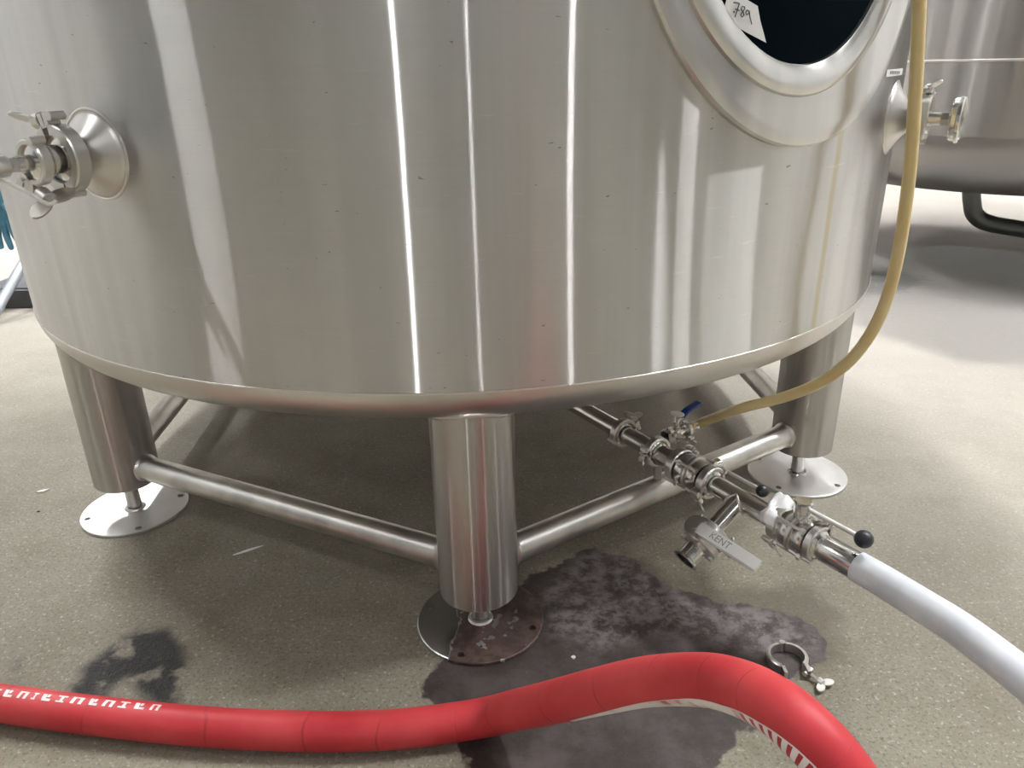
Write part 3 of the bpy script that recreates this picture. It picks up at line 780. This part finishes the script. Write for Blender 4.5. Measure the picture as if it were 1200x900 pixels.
# ------------------------------------------------------------------ red hose
HR = .0308
rp = [onz(-160, 808, HR), onz(-60, 817, HR), onz(0, 824, HR), onz(100, 837, HR), onz(200, 848, HR), onz(300, 855, HR), onz(400, 857, HR), onz(480, 853, HR),
      ont(560, 842, 1.245), ont(600, 833, 1.20), ont(650, 822, 1.115), ont(700, 810, 1.04), ont(760, 798, .975), ont(823, 796, .905), ont(868, 806, .85), ont(912, 829, .80), ont(950, 862, .77), ont(985, 902, .755), ont(1030, 970, .745), ont(1080, 1060, .74)]
rs = spline(rp, 10)
root = rs[0].copy(); root.z = 0
red = thing('red_hose', 'thick red rubber hose with white print snaking across the floor', 'hose', T(*root))
rl = [p - root for p in rs]
attr_tube(rl, HR, 32, 'hose', m_red, red, up=(0, 0, 1))
FR = frames(rl, (0, 0, 1)); NL = len(rl)
def on_hose(u, ang, off=.0004):
    """u = fractional index along the hose, ang = angle round it (0 = top, + to the right of travel)"""
    i = min(int(u), NL - 2); f = u - i
    p = FR[i][0].lerp(FR[i+1][0], f); a = FR[i][2].lerp(FR[i+1][2], f).normalized(); b = FR[i][3].lerp(FR[i+1][3], f).normalized()
    return p + (a*math.cos(ang) - b*math.sin(ang))*(HR + off)
def decal(m, u0, u1, a0, a1, sk=0., nu=2, na=3, off=.0004):
    vs = []; fs = []
    for i in range(nu + 1):
        for k in range(na + 1):
            vs.append(on_hose(u0 + (u1 - u0)*i/nu + sk*k/na, a0 + (a1 - a0)*k/na, off))
    for i in range(nu):
        for k in range(na): a = i*(na+1) + k; fs.append((a, a + 1, a + na + 2, a + na + 1))
    m.add(vs, fs)
# band of worn block print on the far upper side (left end of the hose)
pm = MB(); u = 12.
glyphs = [(.9, 1), (.5, 0), (.9, 1), (.6, 1), (1.6, 0), (1.8, 2), (1.2, 3), (1.9, 2), (1.2, 3), (2.4, 2), (2.0, 1), (1.0, 3), (2.2, 2), (2.0, 3), (2.6, 1), (2.2, 2), (2.4, 1), (2.2, 3), (2.6, 2), (2., 1)]
random.seed(3)
for w, kind in glyphs:
    A0 = -.02 + .62*max(0, (u - 14)/46.)**1.0; A1 = A0 - .42
    w *= .62
    if kind == 0: decal(pm, u, u + w*.9, A0, A1)
    elif kind == 1:
        decal(pm, u, u + w*.25, A0, A1); decal(pm, u + w*.55, u + w*.8, A0, A1); decal(pm, u, u + w*.8, A0, A0 - .08)
    elif kind == 2:
        decal(pm, u, u + w*.32, A0, A1, .2); decal(pm, u + w*.4, u + w*.62, A0, A0 - .2); decal(pm, u + w*.45, u + w*.8, A1 + .14, A1)
    else:
        decal(pm, u, u + w*.8, A0, A0 - .09); decal(pm, u + w*.3, u + w*.55, A0, A1); decal(pm, u, u + w*.7, A1 + .08, A1)
    u += w + .32
tag(pm.build('printed_letters', m_print, red, fix=False), label='worn white block print')
# long white strip with red ticks on the near lower side of the raised bend
vs = []; fs = []; al = []; ac = []
US = np.linspace(104, 176, 120); NA = 8
for i, u in enumerate(US):
    f = i/(len(US) - 1)
    for k in range(NA + 1):
        aa = -(np.interp(u, [104, 130, 140, 150, 160, 176], [2.45, 2.4, 2.4, 2.25, 1.95, 1.75]) - np.interp(u, [104, 130, 145, 176], [.45, 1.0, 1.15, 1.15])*k/NA)
        vs.append(on_hose(u, aa, .0005)); al.append(f); ac.append(k/NA)
for i in range(len(US) - 1):
    for k in range(NA): a = i*(NA+1) + k; fs.append((a, a + 1, a + NA + 2, a + NA + 1))
bb = MB(); bb.add(vs, fs); bo = bb.build('printed_band', m_band, red, fix=False)
for nm, a in (('along', al), ('across', ac)):
    x = bo.data.attributes.new(nm, 'FLOAT', 'POINT'); x.data.foreach_set('value', np.array(a, np.float32))
tag(bo, label='white band with red tick marks')

# ------------------------------------------------------------------ loose clamp lying open on the floor
def loose():
    c = onz(922, 772, .009); r0, r1, h = .0265, .0335, .018
    t = thing('pipe_clamp', 'open pipe clamp lying loose on the floor beside the red hose', 'clamp', T(c.x, c.y, 0), 'sanitary pipe clamps')
    def arc(a0, a1, cx_, cy_):
        m = MB(); m.lathe([(-h/2, r0), (-h/2, r1 - .002), (-h/2 + .002, r1), (h/2 - .002, r1), (h/2, r1 - .002), (h/2, r0)], 20, 'Z', a0=a0, a1=a1, closed=True, M=T(cx_, cy_, h/2 + .001)); return m
    a = arc(math.radians(88), math.radians(238), -.003, 0)
    e = math.radians(238); a.box((-.003 + .031*math.cos(e) + .003, .031*math.sin(e) - .008, h/2 + .001), (.006, .018, h*.9)); a.build('half_band', m_cast, t)
    b = arc(math.radians(-52), math.radians(84), .004, .001)
    e = math.radians(-52); b.box((.004 + .031*math.cos(e) + .003, .031*math.sin(e) - .008, h/2 + .001), (.007, .018, h*.9)); b.build('half_band', m_cast, t)
    MB().cyl(.001, h + .003, .0055, 14, 'Z', M=T(.001, .031, 0)).build('hinge_pin', m_cast, t)
    s = MB(); p0 = Vector((.026, -.034, .010)); p1 = Vector((.044, -.062, .008)); s.tube([p0, p1], .0034, 10); s.cyl(-.010, .010, .0050, 12, M=T(*p0) @ RZ(.6)); s.build('swing_bolt', m_cast, t)
    w = MB(); dd = (p1 - p0).normalized(); wing_nut(w, frame(p1 - dd*.012, dd.cross(Vector((0, 0, 1))), dd), .9); w.build('wing_nut', m_cast, t)
loose()

# ------------------------------------------------------------------ second tank behind
UX, UY, UR = 2.62, 4.10, 1.085
t2 = thing('brewing_tank', 'second steel tank behind the amber tube, dark underside', 'tank', T(UX, UY, 0))
K2, Z2 = .26, .70
def z2(rho):
    ri = UR - K2
    return Z2 - (math.sqrt(max(0, K2**2 - (rho - ri)**2)) if rho >= ri else K2 + .05*(1 - (rho/ri)**2))
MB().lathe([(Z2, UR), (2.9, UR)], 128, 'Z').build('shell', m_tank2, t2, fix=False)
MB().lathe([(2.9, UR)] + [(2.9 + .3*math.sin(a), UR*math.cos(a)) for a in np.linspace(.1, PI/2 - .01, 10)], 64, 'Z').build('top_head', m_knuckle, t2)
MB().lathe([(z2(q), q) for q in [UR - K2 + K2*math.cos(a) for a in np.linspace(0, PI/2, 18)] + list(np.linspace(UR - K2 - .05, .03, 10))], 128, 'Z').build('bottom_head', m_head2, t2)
for z in (.992,):
    MB().lathe([(z + .005*math.sin(a), UR + .0006 + .003*math.cos(a)) for a in np.linspace(0, 2*PI, 9)[:-1]], 128, 'Z', closed=True).build('weld_seam', m_weld, t2)
for k in range(4):
    a = math.radians(199 + 90*k); x, y = .96*math.cos(a), .96*math.sin(a)
    lg = MB().lathe([(.086, 1e-4), (.086, LEGR), (.56, LEGR)], 40, 'Z').build('leg', m_leg, t2); lg.location = (x, y, 0)
    MB().cyl(.006, .1, .0165, 20, 'Z').build('foot_rod', m_brace, lg)
    plate_mesh(.6).build('foot_plate', m_plate, lg)
os_ = patch(((1052, 14), (1082, 50)), UR + .001, 'warning_sticker', m_orange, t2, UX, UY); tag(os_, label='orange sticker')
# dark bent drain pipe below it
YB = 3.75
a = ony(1141, 205, YB); b = ony(1139, 236, YB); c = ony(1143, 252, YB); d = ony(1160, 262, YB - .02); e = ony(1205, 270, YB - .08); g = ony(1330, 292, YB - .25)
a.z = z2(math.hypot(a.x - UX, a.y - UY)) + .012
dp = thing('drain_pipe', 'dark bent pipe hanging below the second tank', 'pipe', T(b.x, b.y, b.z))
MB().tube([p - b for p in spline([a, b, c, d, e, g], 8)], .040, 24).build('pipe', m_shadedpipe, dp)
MB().lathe([(0, .040), (0, .056), (.012, .056), (.012, .040)], 24, 'Z', M=T(*(a - b)) @ T(0, 0, -.02)).build('flange', m_shadedpipe, dp)

# ------------------------------------------------------------------ things at the left edge behind the tank
def left_stuff():
    b = onz(12, 363, 0)
    st = thing('equipment_stand', 'dark grey metal stand with a sloping grey bar behind the tank', 'stand', T(b.x, b.y, 0))
    MB().box((.25, .25, .045), (.75, .40, .09)).build('base', m_dark, st)
    p0 = onz(-12, 378, .02) - Vector((b.x, b.y, 0)); p1 = ony(22, 318, b.y + .02) - Vector((b.x, b.y, 0))
    MB().tube([p0, p0.lerp(p1, .5), p0 + (p1 - p0)*1.25], .022, 14).build('sloping_bar', m_greybar, st)
    q0 = ony(-46, 200, b.y) - Vector((b.x, b.y, 0)); q1 = Vector((q0.x, q0.y, .08))
    MB().tube([q1, q0], .02, 12).build('post', m_greybar, st)
    MB().tube([q0, q0 + Vector((.32, .0, 0))], .014, 12).build('rail', m_greybar, st)
    MB().box((q0.x + .14, .14, .045), (.5, .24, .08)).build('base_foot', m_dark, st)
    # gloves hung over the rail
    y = b.y - .03
    def glove(label, px0, lean, seed):
        top = ony(px0, 214, y)
        g = thing('rubber_glove', label, 'glove', T(*top), 'blue gloves on the stand rail')
        random.seed(seed); m = MB(); vs = []; fs = []; n = 18; L = 16; H = .33
        for i in range(L + 1):
            u = i/L; w = .052 + .020*math.sin(PI*min(1, u*1.3)) ; th = .016 + .008*math.sin(7*u)
            for k in range(n):
                q = 2*PI*k/n; fold = 1 + .18*math.sin(4*q + 5*u + seed)
                vs.append((w*fold*math.cos(q) + lean*u, -.012 + th*fold*math.sin(q), .02 - .20*u*1.0))
        for i in range(L):
            for k in range(n): fs.append((i*n + k, i*n + (k+1) % n, (i+1)*n + (k+1) % n, (i+1)*n + k))
        fs.append(tuple(range(n)))
        m.add(vs, fs); m.build('cuff_and_palm', m_glove, g)
        for j, (fx, ln, sp) in enumerate(((-.045, .085, -.012), (-.017, .11, -.004), (.011, .115, .004), (.038, .10, .012))):
            f = MB(); x = fx + lean
            f.tube(spline([(x, -.012, -.165), (x + sp, -.022, -.165 - ln*.5), (x + 2*sp, -.020, -.165 - ln)], 5), lambda u: .016*(1 - .25*u), 12)
            f.ball((x + 2*sp, -.020, -.165 - ln), .0122, 12); f.build('finger', m_glove, g)
        f = MB(); f.tube(spline([(lean*.5 + .05, -.02, -.09), (lean*.5 + .082, -.03, -.13), (lean*.5 + .085, -.03, -.175)], 5), lambda u: .017*(1 - .25*u), 12); f.ball((lean*.5 + .085, -.03, -.175), .0128, 12); f.build('thumb', m_glove, g)
    glove('blue rubber gloves hanging at the left behind the tank', -14, .015, 2)
left_stuff()

# ------------------------------------------------------------------ litter on the floor
def scrap(px, w, d, a, label, m=m_label):
    p = onz(*px, 0); o = MB(); n = 9
    o.prism([(w/2*math.cos(q)*(1 + .25*math.sin(3*q + a)), d/2*math.sin(q)*(1 + .2*math.cos(5*q))) for q in np.linspace(0, 2*PI, n + 1)[:-1]], .0004, .003)
    ob = o.build('floor_scrap', m); ob.matrix_world = T(p.x, p.y, 0) @ RZ(a); tag(ob, label, 'scrap'); return ob
scrap((50, 576), .030, .011, .5, 'small white scrap on the floor beside the leg with the clean plate')
scrap((290, 646), .062, .006, .55, 'thin pale scratch of dried grout on the floor before the long brace')
scrap((45, 600), .007, .005, .2, 'tiny dark chip on the floor beside the white scrap', m_dark)
scrap((672, 771), .008, .007, .0, 'tiny pale pebble on the dark wet stain beside the foot plate')
